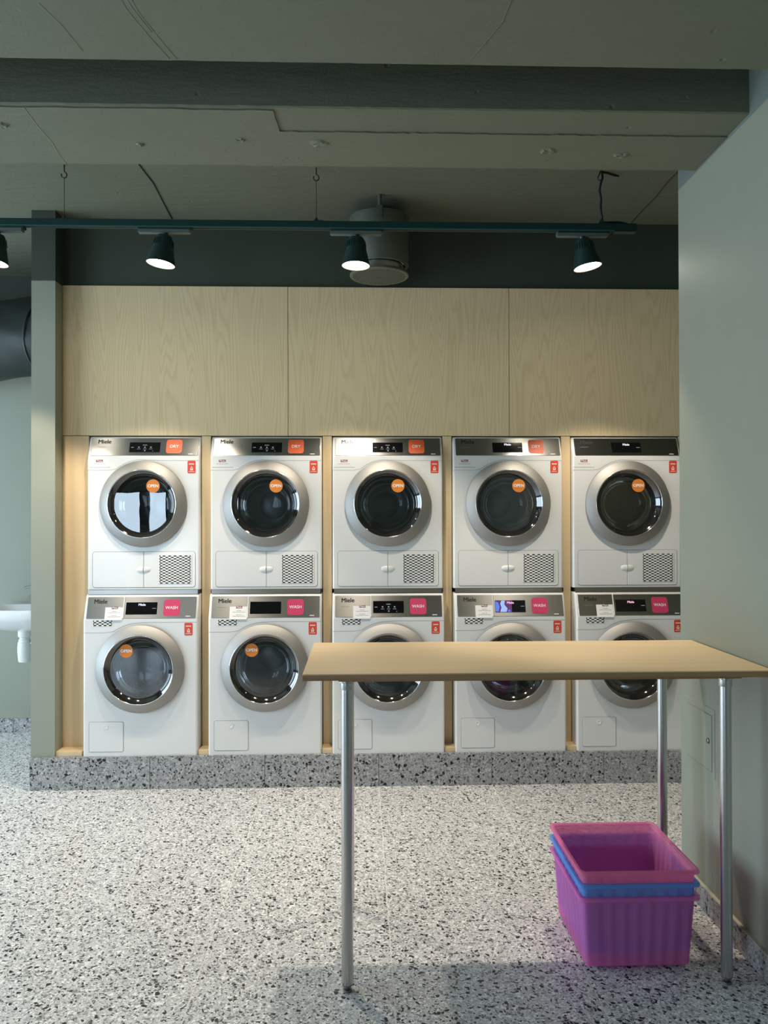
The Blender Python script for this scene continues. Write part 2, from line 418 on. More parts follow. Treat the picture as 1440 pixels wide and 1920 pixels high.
# plinth the machines stand on
plinth = obj('baseboard_back', boxme('plinth', -1.7185, 2.6, YW-0.004, 4.95, -0.001, ZB-0.003), M['grout'], kind='structure', label='grey terrazzo plinth under the washing machines')
pt = [-1.7235] + [-0.5007+0.6*k for k in range(-1, 6)]
for a, b in zip(pt[:-1], pt[1:]):
    me = boxme('plinth_tile', a+0.001, b-0.001, YW-0.014, YW-0.0042, 0.0005, ZB-0.0005, 0.001)
    obj('tile', me, M['terrazzo_plinth'], plinth)
obj('top_slab', boxme('plinth_top', -1.7235, 2.6, YW-0.003, 4.3, ZB-0.0028, ZB-0.0002), M['terrazzo_plinth'], plinth)
obj('end_slab', boxme('plinth_end', -1.7245, -1.7187, YW-0.003, 4.9, 0.0005, ZB-0.001), M['terrazzo_plinth'], plinth)

# back wall: dark green upper part, ash panels, posts between the machines
wall_back = obj('wall_back', boxme('wall_back', -1.60, 2.7, YP+0.02, YP+0.12, 1.80, ZC+0.3), M['dark_wall'], kind='structure', label='dark green painted wall above the ash panels')
obj('alcove_back', boxme('alcove_back', -1.60, 2.7, 4.93, 5.0, 0.0, 1.9), M['dark_wall'], wall_back)
ZPB, ZPT = 1.8645, 2.674
for a, b in ((-1.597, -0.3863), (-0.3863, 0.8207), (0.8207, 2.0277), (2.0277, 2.6)):
    o = obj('panel', boxme('ash_panel', -(b-a)/2+0.0012, (b-a)/2-0.0012, -0.009, 0.009, -(ZPT-ZPB)/2, (ZPT-ZPB)/2, 0.001), M['ash'], wall_back, ((a+b)/2, YP+0.010, (ZPT+ZPB)/2))
GAP = PITCHX-0.596
edges = [(-1.5955, X0-0.004)] + [(X0+k*PITCHX+0.596+0.004, X0+(k+1)*PITCHX-0.004) for k in range(5)]
for k, (a, b) in enumerate(edges):
    wd = b-a
    o = obj('post', boxme('ash_post', -wd/2, wd/2, -0.02, 0.62, 0, ZPB-ZB-0.003, 0.001), M['ash_post'], wall_back, ((a+b)/2, YP+0.021, ZB))
    fa, fb = (-wd/2-0.002 if k else -wd/2-0.0, wd/2+0.004)
    if k == 0: fb = wd/2-0.004
    obj('post_foot', boxme('ash_foot', fa, fb, -0.112, -0.0205, 0.0, 0.024, 0.0015), M['ash_post'], o)
# pier on the left, sage below and dark green above
obj('wall_left', boxme('pier', -1.7205, -1.5965, YW-0.002, 5.1, ZB, ZC+0.2), M['wall'], kind='structure', label='sage green painted pier left of the machines')
# right wall that carries the folding table
wall_right = obj('wall_right', boxme('wall_right', XR, XR+1.5, YR, YE, 0, ZC+0.2), M['wall_right'], kind='structure', label='sage green painted wall on the right')
obj('wall_alcove', boxme('wall_alcove', 2.62, 2.75, YE, 5.0, 0, ZC+0.2), M['wall'], kind='structure', label='sage wall closing the machine alcove')
bb = obj('baseboard_right', boxme('baseboard_core', XR-0.008, XR, YR, YE+0.0, 0, 0.078), M['seal'], kind='structure', label='terrazzo skirting along the right wall')
for j in range(-10, 2):
    y0_, y1_ = 2.394+0.6*j, 2.394+0.6*(j+1)
    y0_, y1_ = max(y0_, YR+0.01), min(y1_, YE)
    if y1_-y0_ < 0.02: continue
    obj('tile', boxme('skirting_tile', XR-0.014, XR-0.0082, y0_+0.001, y1_-0.001, 0.0005, 0.082, 0.0008), M['terrazzo_plinth'], bb)
obj('sealant_bead', boxme('sealant_bead', XR-0.0135, XR, YR, YE, 0.079, 0.0845), M['seal'], bb)
# sink wall at the far left, and rear and side walls with windows
obj('wall_sink', boxme('wall_sink', XL-0.1, -1.60, YS, YS+0.1, 0, ZC+0.2), two_tone('sink_wall_paint', SAGE, DARKG, 2.55), kind='structure', label='sage green painted wall behind the wash basin')
bs = obj('baseboard_sink', boxme('sink_skirting_core', XL, -1.60, YS-0.006, YS, 0, 0.09), M['seal'], kind='structure', label='terrazzo skirting below the wash basin')
for k in range(-7, -1):
    obj('tile', boxme('sink_skirting_tile', -0.5007+0.6*k+0.001, -0.5007+0.6*(k+1)-0.001, YS-0.014, YS-0.0062, 0.0005, 0.092, 0.0008), M['terrazzo_plinth'], bs)
def wall_with_opening(name, axis, pos, a0, a1, w0, w1, z0, z1, th, label):
    mb = MB()
    def bx(p, q, c, d):
        if axis == 'Y': mb.box(p, q, pos-th, pos, c, d)
        else: mb.box(pos-th, pos, p, q, c, d)
    bx(a0, w0, 0, ZC+0.2); bx(w1, a1, 0, ZC+0.2); bx(w0, w1, 0, z0); bx(w0, w1, z1, ZC+0.2)
    return obj(name, mb.me(name), M['wall'], kind='structure', label=label)
wall_with_opening('wall_rear', 'Y', YR, XL-0.1, XR+0.1, -4.3, -2.3, 0.2, 2.1, 0.1, 'rear wall with a tall window')
wall_with_opening('wall_side', 'X', XL, YR, YS, 0.5, 5.1, 0.2, 2.4, 0.1, 'side wall with a long window')
def window(name, axis, pos, w0, w1, z0, z1, mull, label):
    e = empty(name, (0, 0, 0), label, None, None, 'structure')
    def bx(p, q, c, d, t=0.06):
        m = MB()
        if axis == 'Y': m.box(p, q, pos-t, pos, c, d)
        else: m.box(pos-t, pos, p, q, c, d)
        return m.me('frame_bar')
    for (p, q, c, d) in [(w0, w0+0.06, z0, z1), (w1-0.06, w1, z0, z1), (w0, w1, z0, z0+0.06), (w0, w1, z1-0.06, z1)]:
        obj('frame_bar', bx(p, q, c, d), M['frame'], e)
    for mx, mw in mull: obj('mullion', bx(mx-mw/2, mx+mw/2, z0, z1), M['frame'], e)
    return e
window('window_1', 'Y', YR, -4.3, -2.3, 0.2, 2.1, [(-3.12, 0.34)], 'tall window in the rear wall')
window('window_2', 'X', XL, 0.5, 5.1, 0.2, 2.4, [(1.65, 0.08), (2.8, 0.08), (3.95, 0.08)], 'long window in the side wall')

# ceiling slab with two concrete beams
ceil = obj('ceiling', boxme('ceiling', XL-0.1, 3.0, YR-0.1, YS+0.1, ZC, ZC+0.15), M['ceil'], kind='structure', label='dark grey-green painted concrete ceiling')
def beam(y0_, y1_, z0, x0_=XL, x1_=XR, rag=0.006, seed=1):
    rnd = random.Random(seed); n = 220; v = []; f = []
    ph = [rnd.uniform(0, 6.28) for _ in range(8)]
    def wob(x, k): return sum(math.sin(x*fr+ph[(i+k) % 8])*a for i, (fr, a) in enumerate(((3.1, .4), (11.7, .3), (29, .25), (67, .2))))
    for i in range(n+1):
        x = x0_+(x1_-x0_)*i/n
        jn = wob(x, 0)*rag*0.5+rnd.uniform(-1, 1)*rag*0.35; jf = wob(x, 3)*rag*0.5+rnd.uniform(-1, 1)*rag*0.35
        v += [(x, y0_, ZC+0.02), (x, y0_, z0+0.004+abs(jn)*0.4), (x, y0_+0.003+abs(jn), z0), (x, y1_-0.003-abs(jf), z0), (x, y1_, z0+0.004), (x, y1_, ZC+0.02)]
    for i in range(n):
        for k in range(5): f.append((i*6+k, (i+1)*6+k, (i+1)*6+k+1, i*6+k+1))
    return obj('beam', fix(mesh('beam', v, f, False)), M['ceil'], ceil)
ZBM = 2.704
beam(2.4735, 2.8875, ZBM, seed=3)
beam(1.80, 2.232, ZBM, seed=5, rag=0.003)
beam(-0.6, -0.18, ZBM, seed=6, rag=0.003); beam(0.6, 1.02, ZBM, seed=8, rag=0.003)
# shallow formwork step, ridge and crack on the beam and slab
def facing_layer():
    rnd = random.Random(21); out = []
    def edge(p, q, n, amp):
        for i in range(n):
            t = i/n; out.append((p[0]+(q[0]-p[0])*t+rnd.uniform(-amp, amp)*0.5, p[1]+(q[1]-p[1])*t+rnd.uniform(-amp, amp)))
    edge((XL, 2.486), (-0.270, 2.486), 70, 0.003); edge((-0.270, 2.486), (-0.262, 2.622), 8, 0.002)
    edge((-0.262, 2.622), (XR, 2.622), 70, 0.003); edge((XR, 2.622), (XR, 2.876), 2, 0); edge((XR, 2.876), (XL, 2.876), 90, 0.003); edge((XL, 2.876), (XL, 2.486), 2, 0)
    k = len(out); v = [(x, y, ZBM+0.002) for x, y in out] + [(x, y, ZBM-0.0045) for x, y in out]
    return fix(mesh('facing_layer', v, [tuple(range(k, 2*k))] + [(i, (i+1) % k, k+(i+1) % k, k+i) for i in range(k)]))
obj('facing_layer', facing_layer(), M['ceil'], ceil)
ZF = ZBM-0.0045
def streak(name, pts, r, mat, par):
    return obj(name, MB().tube(pts, r, 6).me(name, True), mat, par)
streak('ridge', [(-1.045, 2.49, ZF+0.0034), (-1.050, 2.60, ZF+0.0034), (-1.046, 2.72, ZF+0.0034), (-1.056, 2.80, ZF+0.0034), (-1.058, 2.878, ZF+0.0034)], 0.0045, M['ceil'], ceil)
streak('crack', [(-1.012, 3.55, ZC), (-1.004, 3.70, ZC), (-0.994, 3.84, ZC), (-1.000, 3.98, ZC), (-1.006, 4.12, ZC), (-1.012, 4.29, ZC)], 0.0045, M['crack'], ceil)
streak('crack', [(1.50, 3.55, ZC), (1.493, 3.75, ZC), (1.502, 3.95, ZC), (1.497, 4.12, ZC), (1.50, 4.29, ZC)], 0.003, M['crack'], ceil)
for k, (x, y, s) in enumerate(((-0.135, 2.700, 0.040), (0.666, 2.735, 0.04), (0.93, 2.76, 0.035), (-1.165, 2.60, 0.03), (-0.40, 2.68, 0.02), (-0.75, 2.72, 0.018))):
    # rough patches where the formwork pulled the surface
    mb = MB(); rnd = random.Random(k); ring = [(x+s*math.cos(a)*rnd.uniform(.6, 1), y+s*0.8*math.sin(a)*rnd.uniform(.6, 1), ZF-0.0005) for a in [2*PI*i/14 for i in range(14)]]
    inn = [(x+(p[0]-x)*rnd.uniform(.5, .75), y+(p[1]-y)*rnd.uniform(.5, .75), ZF-rnd.uniform(.002, .008)) for p in ring]
    mb.add(ring+inn+[(x, y, ZF-0.003)], [(i, (i+1) % 14, 14+(i+1) % 14, 14+i) for i in range(14)]+[(14+i, 14+(i+1) % 14, 28) for i in range(14)])
    obj('rough_patch', mb.me('rough_patch'), M['ceil'], ceil)

for pts in ([(-0.600, 1.90, ZBM), (-0.585, 2.02, ZBM), (-0.560, 2.12, ZBM), (-0.530, 2.22, ZBM)], [(-0.570, 1.90, ZBM), (-0.560, 2.02, ZBM), (-0.535, 2.13, ZBM), (-0.510, 2.22, ZBM)],
            [(-0.585, 1.88, ZBM), (-0.572, 2.00, ZBM), (-0.548, 2.10, ZBM)], [(-0.80, 1.99, ZBM), (-0.775, 2.08, ZBM), (-0.76, 2.19, ZBM)], [(0.385, 1.88, ZBM), (0.375, 2.03, ZBM), (0.345, 2.12, ZBM), (0.315, 2.20, ZBM)]):
    streak('trowel_ridge', [(x, y, z+0.0040) for x, y, z in pts], 0.0050, M['ceil'], ceil)

# ------------------------------------------------------------------ machines
def body_me(name, h0, h1, top, depth, zc, rh):
    """cabinet with rounded front edges, leaning fascia area and a round door hole"""
    R = 0.010
    sec = [(-0.298, depth)] + [(-0.298+R-R*math.cos(a), R-R*math.sin(a)) for a in [PI/2*k/4 for k in range(5)]]
    sec += [(-x, y) for x, y in reversed(sec)]
    k = len(sec); lev = [(0, 0, 0), (0.004, 0, 0), (h0, 0, 0), (h1, 0.040, 0), (h1+0.006, 0.046, 0), (top, 0.058, 0)]
    v = []; f = []
    for z, off, _ in lev:
        for x, y in sec: v.append((x, y if y == depth else y+off, z))
    fi = k//2-1
    for i in range(len(lev)-1):
        for j in range(k-1):
            if i == 1 and j == fi: continue
            f.append((i*k+j, i*k+j+1, (i+1)*k+j+1, (i+1)*k+j))
    f.append(tuple(range((len(lev)-1)*k, len(lev)*k))); f.append(tuple(range(k-1, -1, -1)))
    # front panel with hole
    xa, xb, za, zb = -0.298+R, 0.298-R, 0.004, h0
    n = 72; b0 = len(v); angs = sorted(set([2*PI*i/n for i in range(n)] + [math.atan2(z-zc, x) % (2*PI) for x in (xa, xb) for z in (za, zb)]))
    m = len(angs)
    for a in angs:
        c, s = math.cos(a), math.sin(a)
        t = min([((xb if c > 0 else xa)/c) if abs(c) > 1e-9 else 9, (((zb if s > 0 else za)-zc)/s) if abs(s) > 1e-9 else 9])
        v.append((rh*c, 0, zc+rh*s)); v.append((c*t, 0, zc+s*t))
    for i in range(m):
        j = (i+1) % m; f.append((b0+2*i, b0+2*i+1, b0+2*j+1, b0+2*j))
    return fix(mesh(name, v, f))
def lathe_y(name, prof, zc, n=72, xc=0.0, cap0=False, cap1=False, smooth=True):
    vs = [(xc+r*math.cos(2*PI*i/n), y, zc+r*math.sin(2*PI*i/n)) for r, y in prof for i in range(n)]
    fs = [(j*n+i, j*n+(i+1) % n, (j+1)*n+(i+1) % n, (j+1)*n+i) for j in range(len(prof)-1) for i in range(n)]
    if cap0: fs.append(tuple(range(n)))
    if cap1: fs.append(tuple(range((len(prof)-1)*n, len(prof)*n)))
    me = fix(mesh(name, vs, fs)); return me
def grille_me(name, F, u0_, u1_, v0_, v1_, nc, nr, hw, hh, depth):
    """plate with staggered lens-shaped through holes"""
    cw = (u1_-u0_)/nc; rh = (v1_-v0_)/nr; mb = MB()
    for r in range(nr):
        off = 0.5 if r % 2 else 0.0
        for c in range(-1, nc+1):
            a = u0_+(c+off)*cw; b = a+cw
            a2, b2 = max(a, u0_), min(b, u1_)
            if b2-a2 < 1e-5: continue
            y0_, y1_ = v0_+r*rh, v0_+(r+1)*rh
            if b2-a2 < cw*0.95:
                mid = (a2+b2)/2; hwl = min(hw, (b2-a2)*0.62)
            else: mid = (a+b)/2; hwl = hw
            cy = (y0_+y1_)/2; hx = hwl/2; hz = min(hh, rh*0.9)/2
            hole = [(mid-hx, cy), (mid-hx*0.45, cy+hz), (mid+hx*0.45, cy+hz), (mid+hx, cy), (mid+hx*0.45, cy-hz), (mid-hx*0.45, cy-hz)]
            v = [F(a2, y0_, depth), F(b2, y0_, depth), F(b2, y1_, depth), F(a2, y1_, depth)] + [F(*p, depth) for p in hole] + [F(*p, 0) for p in hole]
            fs = [(3, 2, 6, 5), (0, 9, 8, 1), (0, 3, 5, 4, 9), (2, 1, 8, 7, 6)] + [(4+i, 4+(i+1) % 6, 10+(i+1) % 6, 10+i) for i in range(6)]
            mb.add(v, fs)
    return mb.me(name, False, False)
def seam_path(zc, r, left_z, right_z, x_end):
    """body seam: from the left edge level, up along the door ring, then level to the right edge"""
    pts = [(-0.296, left_z), (-0.185, left_z)]
    a0 = math.atan2(left_z+0.012-zc, -0.165); a0 = PI - math.asin(min(1, (left_z+0.006-zc)/r))
    for k in range(15):
        a = a0 + (PI/2+0.10-a0)*k/14; pts.append((r*math.cos(a), zc+r*math.sin(a)))
    pts += [(0.05, right_z+0.001), (0.12, right_z), (x_end, right_z)]
    return pts
FRONT = Frame((0, 0, 0), (1, 0, 0), (0, 0, 1), (0, -1, 0))
ZCD = 0.457
def common(e, h0, h1, top, open_uv):
    lean = Vector((0, 0.040, h1-h0)); FA = Frame((0, 0, h0), (1, 0, 0), lean, Vector((0, -(h1-h0), 0.040)))
    FL = lean.length
    b = obj('cabinet', body_me('cabinet', h0, h1, top, 0.60, ZCD, 0.165), M['white'], e); autosmooth(b, 40)
    door = obj('door', lathe_y('door_ring', [(0.224, 0.0), (0.2300, -0.003), (0.2312, -0.006), (0.2308, -0.0135), (0.2285, -0.0165), (0.185, -0.0415), (0.182, -0.0425)], ZCD), M['ring'], e, label='satin grey metal door ring'); autosmooth(door, 50)
    autosmooth(obj('door_lip', lathe_y('door_lip', [(0.182, -0.0425), (0.1800, -0.0438), (0.1782, -0.0430), (0.1772, -0.0412)], ZCD), M['lip'], door), 80)
    autosmooth(obj('bezel', lathe_y('bezel', [(0.1772, -0.0412), (0.170, -0.036), (0.153, -0.0195), (0.151, -0.0165)], ZCD), M['bezel'], door), 60)
    obj('glass', lathe_y('door_glass', [(0.1525, -0.0180), (0.100, -0.0200), (0.05, -0.0208), (0.001, -0.0210)], ZCD, cap1=True), M['glass'], door)
    autosmooth(door.children[-1], 60)
    autosmooth(obj('glass_bowl', lathe_y('glass_bowl', [(0.150, -0.010), (0.138, 0.004), (0.128, 0.030), (0.118, 0.060), (0.102, 0.074), (0.06, 0.082), (0.001, 0.084)], ZCD-0.004), M['bowl'], door), 60)
    autosmooth(obj('gasket', lathe_y('gasket', [(0.151, -0.0165), (0.160, 0.004), (0.166, 0.006), (0.172, 0.03), (0.185, 0.045), (0.195, 0.05)], ZCD), M['rubber'], door), 50)
    dr = obj('drum', lathe_y('drum', [(0.195, 0.05), (0.205, 0.06), (0.205, 0.33), (0.18, 0.36), (0.08, 0.365), (0.075, 0.350), (0.03, 0.345), (0.001, 0.345)], ZCD), M['drum'], e); autosmooth(dr, 40)
    for k in range(3):
        mb = MB(); a = PI/2+0.4+k*2*PI/3; c, s = math.cos(a), math.sin(a); t = (-s, c)
        q = []
        for y, w_ in ((0.08, 0.03), (0.32, 0.03)):
            q += [(0.204*c-t[0]*w_, y, ZCD+0.204*s-t[1]*w_), (0.165*c, y+0.01, ZCD+0.165*s), (0.204*c+t[0]*w_, y, ZCD+0.204*s+t[1]*w_)]
        mb.add(q, [(0, 1, 4, 3), (1, 2, 5, 4), (0, 2, 1), (3, 4, 5)])
        obj('lifter', mb.me('lifter'), M['drum'], dr)
    # open sticker on the glass
    gy = 0.0222
    st = obj('open_sticker', plate('open_disc', Frame((open_uv[0], -gy, open_uv[1]), (1, 0, 0), (0, 0, 1), (0, -1, 0)), [(0.0355*math.cos(2*PI*i/40), 0.0355*math.sin(2*PI*i/40)) for i in range(40)], 0, 0.0006, 0.0002), M['amber'], e, label='round orange sticker reading OPEN')
    obj('lettering', text_me('open_text', 'OPEN', Frame((open_uv[0], -gy-0.0006, open_uv[1]), (1, 0, 0), (0, 0, 1), (0, -1, 0)), 0, 0, 0.0228, 0.0004, 0.0006, width=0.055), M['print_white'], st)
    # red sticker
    u0_, u1_, v0_, v1_ = (0.2300, 0.2730, 0.6300, 0.6965) if top > 0.835 else (0.2325, 0.2755, 0.6215, 0.6885)
    rs = obj('notice_sticker', plate('notice_sticker', FRONT, rr_outline(u0_, u1_, v0_, v1_, 0.006), 0.0, 0.0008, 0.0003), M['red'], e, label='small red notice sticker with white print')
    um = (u0_+u1_)/2
    rc = [(um-0.013+i*0.0046, um-0.013+i*0.0046+0.0034, v1_-0.020, v1_-0.0145) for i in range(6)]
    rc += [(um-0.015+i*0.0052, um-0.015+i*0.0052+0.0040, v0_+0.008, v0_+0.0105) for i in range(6)]
    rc += [(um-0.007, um-0.0045, v0_+0.016, v0_+0.030), (um+0.0045, um+0.007, v0_+0.016, v0_+0.030), (um-0.007, um+0.007, v0_+0.016, v0_+0.019), (um-0.007, um+0.007, v0_+0.022, v0_+0.0245), (um-0.003, um+0.003, v0_+0.030, v0_+0.036)]
    obj('print', rects_me('notice_print', FRONT, rc, 0.0008, 0.0011), M['print_white'], rs)
    return FA, FL
def small_print(F, u, v, wd, n, rows, rnd):
    rc = []
    for (dv, frac, h) in rows:
        x = u-wd*frac/2
        while x < u+wd*frac/2:
            l = rnd.uniform(0.003, 0.008); rc.append((x, min(x+l, u+wd*frac/2), v+dv-h/2, v+dv+h/2)); x += l+0.0014
    return rects_me('small_print', F, rc, n, n+0.0003)
def fascia_bits(e, FA, FL, sticker, drawer):
    a0, a1 = 0.006, FL-0.002
    if drawer:
        f1 = obj('dispenser_drawer', plate('drawer_front', FA, rr_outline(-0.283, -0.0955, a0, a1, 0.003, 2), 0, 0.0032, 0.0012), M['steel'], e, label='brushed steel detergent drawer front')
        obj('drawer_edge', plate('drawer_edge', FA, [(-0.0950, a0), (-0.0895, a0), (-0.0895, a1+0.002), (-0.0950, a1+0.002)], 0, 0.0042, 0.0012), M['white_pl'], f1)
        f2 = obj('control_fascia', plate('fascia', FA, rr_outline(-0.0885, 0.2875, a0, a1, 0.003, 2), 0, 0.0025, 0.0012), M['steel'], e, label='brushed steel control fascia')
    else:
        f2 = obj('control_fascia', plate('fascia', FA, rr_outline(-0.283, 0.2875, a0, a1, 0.003, 2), 0, 0.0025, 0.0012), M['steel'], e, label='brushed steel control fascia')
        f1 = f2
    lo = 0.0034 if drawer else 0.0027
    obj('maker_name', text_me('maker_name', 'Miele', FA, -0.2150, FL*0.775, 0.0255, lo, 0.0011, width=0.067), M['ink'], f1)
    obj('maker_line', small_print(FA, -0.229, FL*0.50, 0.042, lo, [(0, 1, 0.0022)], random.Random(2)), M['ink_grey'], f1)
    obj('model_print', small_print(FA, 0.2475, FL*0.13, 0.024, 0.0027, [(0, 1, 0.0045)], random.Random(3)), M['print_white'], f2)
    d = obj('display', plate('display', FA, rr_outline(-0.0805, 0.0835, FL*0.215, FL*0.745, 0.002, 2), 0.002, 0.0034, 0.0006), M['black'], f2)
    if sticker:
        s_, mt = sticker
        h = 0.0435 if s_ == 'WASH' else 0.0425
        vm = FL*0.50 if s_ == 'WASH' else FL*0.53
        st = obj('use_sticker', plate('use_sticker', FA, rr_outline(0.160-h, 0.160+h, vm-h, vm+h, 0.015), 0.002, 0.0034, 0.0003), M[mt], e, label='rounded %s sticker reading %s' % (('pink' if mt == 'pink' else 'orange'), s_))
        obj('lettering', text_me('use_text', s_, FA, 0.160, vm, 0.0305, 0.0037, 0.0001, width=0.064), M['print_white'], st)
    return f1, f2, d

def make_washer(name):
    e = empty(name, (0, 0, 0)); h0, h1, top = 0.715, 0.832, 0.843
    FA, FL = common(e, h0, h1, top, (-0.0675, 0.5540))
    f1, f2, d = fascia_bits(e, FA, FL, ('WASH', 'pink'), True)
    lb = obj('info_label', plate('info_label', FA, [(-0.187, -0.003), (-0.0955, -0.003), (-0.0955, FL*0.53), (-0.187, FL*0.53)], 0.0032, 0.0040, 0.0002), M['paper'], e, label='white paper label with small print on the drawer')
    u = -0.138
    obj('logo_box', plate('logo_box', FA, [(u-0.0165, FL*0.455), (u+0.0165, FL*0.455), (u+0.0165, FL*0.555), (u-0.0165, FL*0.555)], 0.0040, 0.0046, 0.0002), M['wine'], lb)
    obj('lettering', text_me('logo_small', 'Miele', FA, u, FL*0.505, 0.0115, 0.0049, 0.0002, width=0.027), M['print_white'], lb)
    obj('small_print', small_print(FA, u, 0, 0.066, 0.0040, [(FL*0.355, 0.40, 0.0022), (FL*0.295, 1, 0.0022), (FL*0.175, 0.45, 0.0022), (FL*0.115, 1, 0.0024)], random.Random(5)), M['ink_grey'], lb)
    # breather slots under the drawer
    g = obj('vent_grille', grille_me('vent_slots', FRONT, -0.250, -0.143, 0.6815, 0.7115, 4, 4, 0.019, 0.0068, 0.0012), M['white_pl'], e)
    obj('vent_shadow', plate('vent_back', FRONT, [(-0.249, 0.682), (-0.144, 0.682), (-0.144, 0.711), (-0.249, 0.711)], 0, 0.0003, 0.0001), M['hole'], g)
    obj('panel_seam', ribbon('seam', FRONT, seam_path(ZCD, 0.2405, 0.6465, 0.6995, 0.294), 0.0016, 0.0, 0.00035), M['seam'], e)
    fl = obj('service_flap', plate('flap', FRONT, rr_outline(-0.2660, -0.0885, 0.0235, 0.1785, 0.008), 0.0, 0.0016, 0.0010), M['white'], e)
    obj('flap_gap', ribbon('flap_gap', FRONT, rr_outline(-0.2672, -0.0873, 0.0223, 0.1797, 0.009), 0.0016, 0.0, 0.0004, True), M['seam'], fl)
    kb = obj('knob', lathe_y('flap_knob', [(0.0112, -0.0014), (0.0105, -0.0036), (0.007, -0.0026), (0.001, -0.0022)], 0.1525, 24, -0.1785), M['white_pl'], fl); autosmooth(kb, 60)
    return e, FA, FL
def make_dryer(name):
    e = empty(name, (0, 0, 0)); h0, h1, top = 0.711, 0.815, 0.823
    FA, FL = common(e, h0, h1, top, (0.0550, 0.5525))
    f1, f2, d = fascia_bits(e, FA, FL, None, False)
    lg = obj('logo_box', plate('logo_box', FRONT, [(-0.2535, 0.6815), (-0.2165, 0.6815), (-0.2165, 0.6945), (-0.2535, 0.6945)], 0, 0.0007, 0.0002), M['wine'], e, label='small wine red maker logo box')
    obj('lettering', text_me('logo_small', 'Miele', FRONT, -0.235, 0.688, 0.0125, 0.0009, 0.0002, width=0.030), M['print_white'], lg)
    obj('small_print', small_print(FRONT, -0.234, 0.672, 0.112, 0.0, [(0, 0.58, 0.0022), (-0.0185, 1, 0.0026)], random.Random(6)), M['ink_grey'], lg)
    obj('panel_seam', ribbon('seam', FRONT, seam_path(ZCD-0.002, 0.2405, 0.6375, 0.6900, 0.294), 0.0016, 0.0, 0.00035), M['seam'], e)
    z0, z1 = 0.0125, 0.2015
    left = [p for p in rr_outline(-0.2690, 0.30, z0, z1, 0.013) if p[0] < 0.0] ; right = [p for p in rr_outline(-0.30, 0.2730, z0, z1, 0.013) if p[0] > 0.0]
    lf = [(-0.0012, z0), (-0.0012, z1)] + left; rg = [(0.0012, z1), (0.0012, z0)] + right
    a = obj('service_flap', plate('flap_left', FRONT, lf, 0, 0.0018, 0.0009), M['white'], e)
    b = obj('service_flap', plate('flap_right', FRONT, rg, 0, 0.0018, 0.0009), M['white'], e)
    obj('flap_gap', ribbon('flap_gap', FRONT, rr_outline(-0.2702, 0.2742, z0-0.0012, z1+0.0012, 0.0142), 0.0016, 0, 0.0005, True), M['seam'], a)
    obj('flap_gap', ribbon('flap_split', FRONT, [(0, z0), (0, z1)], 0.0022, 0, 0.0010), M['seam'], a)
    for s_, par in ((-1, a), (1, b)):
        vs = []; fs = []; nu, nv = 8, 7
        for i in range(nu+1):
            t = PI/2*i/nu
            for j in range(nv+1):
                ph = -PI/2+PI*j/nv
                vs.append((s_*(0.002+0.034*math.sin(t)), -0.0017-0.0075*math.cos(t)*math.cos(ph)*(0.6+0.4*math.cos(t)), 0.1060+0.0155*math.cos(t)**0.6*math.sin(ph)))
        for i in range(nu):
            for j in range(nv): fs.append((i*(nv+1)+j, i*(nv+1)+j+1, (i+1)*(nv+1)+j+1, (i+1)*(nv+1)+j))
        g = obj('finger_grip', fix(mesh('finger_grip', vs, fs)), M['white_pl'], par); autosmooth(g, 60)
    g = obj('vent_grille', grille_me('vent_grille', Frame((0, -0.0019, 0), (1, 0, 0), (0, 0, 1), (0, -1, 0)), 0.0795, 0.2545, 0.0310, 0.1825, 6, 20, 0.0205, 0.0066, 0.0022), M['white_pl'], b)
    obj('vent_shadow', plate('grille_back', FRONT, [(0.080, 0.0315), (0.254, 0.0315), (0.254, 0.182), (0.080, 0.182)], 0.0017, 0.0021, 0.0001), M['hole'], g)
    return e, FA, FL

def display_menu(d, FA, FL):
    """white mode icons and captions"""
    rc = [(-0.072, -0.058, FL*0.46, FL*0.49)]
    for u in (-0.030, 0.002, 0.034): rc += [(u-0.009, u+0.009, FL*0.385, FL*0.405), (u-0.004, u+0.004, FL*0.455, FL*0.515)]
    rc += [(-0.011, 0.013, FL*0.585, FL*0.615), (-0.001, 0.007, FL*0.275, FL*0.325), (0.043, 0.047, FL*0.27, FL*0.30)]
    obj('screen_text', rects_me('screen_text', FA, rc, 0.0034, 0.0037), M['lcd_dim'], d)
def display_logo(d, FA, FL, small=True, pink=False):
    obj('screen_logo', text_me('screen_logo', 'Miele', FA, 0.003, FL*0.635, 0.0165, 0.0037, 0.0006, width=0.036), M['lcd_pink'] if pink else M['lcd'], d)
    if small: obj('screen_text', rects_me('screen_text', FA, [(0.058+i*0.004, 0.0612+i*0.004, FL*0.465, FL*0.495) for i in range(5)], 0.0034, 0.0037), M['lcd_dim'], d)
def display_picture(d, FA, FL):
    mb = MB(); rnd = random.Random(11)
    v0_, v1_ = FL*0.225, FL*0.735
    obj('screen_picture', rects_me('screen_violet', FA, [(-0.079, 0.010, v0_, v1_)], 0.0034, 0.0036), M['lcd_violet'], d)
    def blob(pts, name, m): obj('screen_picture', plate(name, FA, pts, 0.0036, 0.0040, 0.0001), M[m], d)
    blob([(-0.079, v0_+0.004), (-0.062, v0_+0.002), (-0.056, v0_+0.03), (-0.063, v1_-0.01), (-0.079, v1_-0.004)], 'screen_blue_a', 'lcd_blue')
    blob([(-0.054, v0_+0.001), (-0.020, v0_+0.001), (-0.014, v0_+0.02), (-0.030, v0_+0.04), (-0.026, v1_-0.001), (-0.045, v1_-0.001), (-0.052, v0_+0.045), (-0.046, v0_+0.025)], 'screen_blue_b', 'lcd_pale')
    blob([(-0.012, v0_+0.001), (0.004, v0_+0.001), (-0.002, v0_+0.014), (-0.011, v0_+0.012)], 'screen_blue_c', 'lcd_blue')

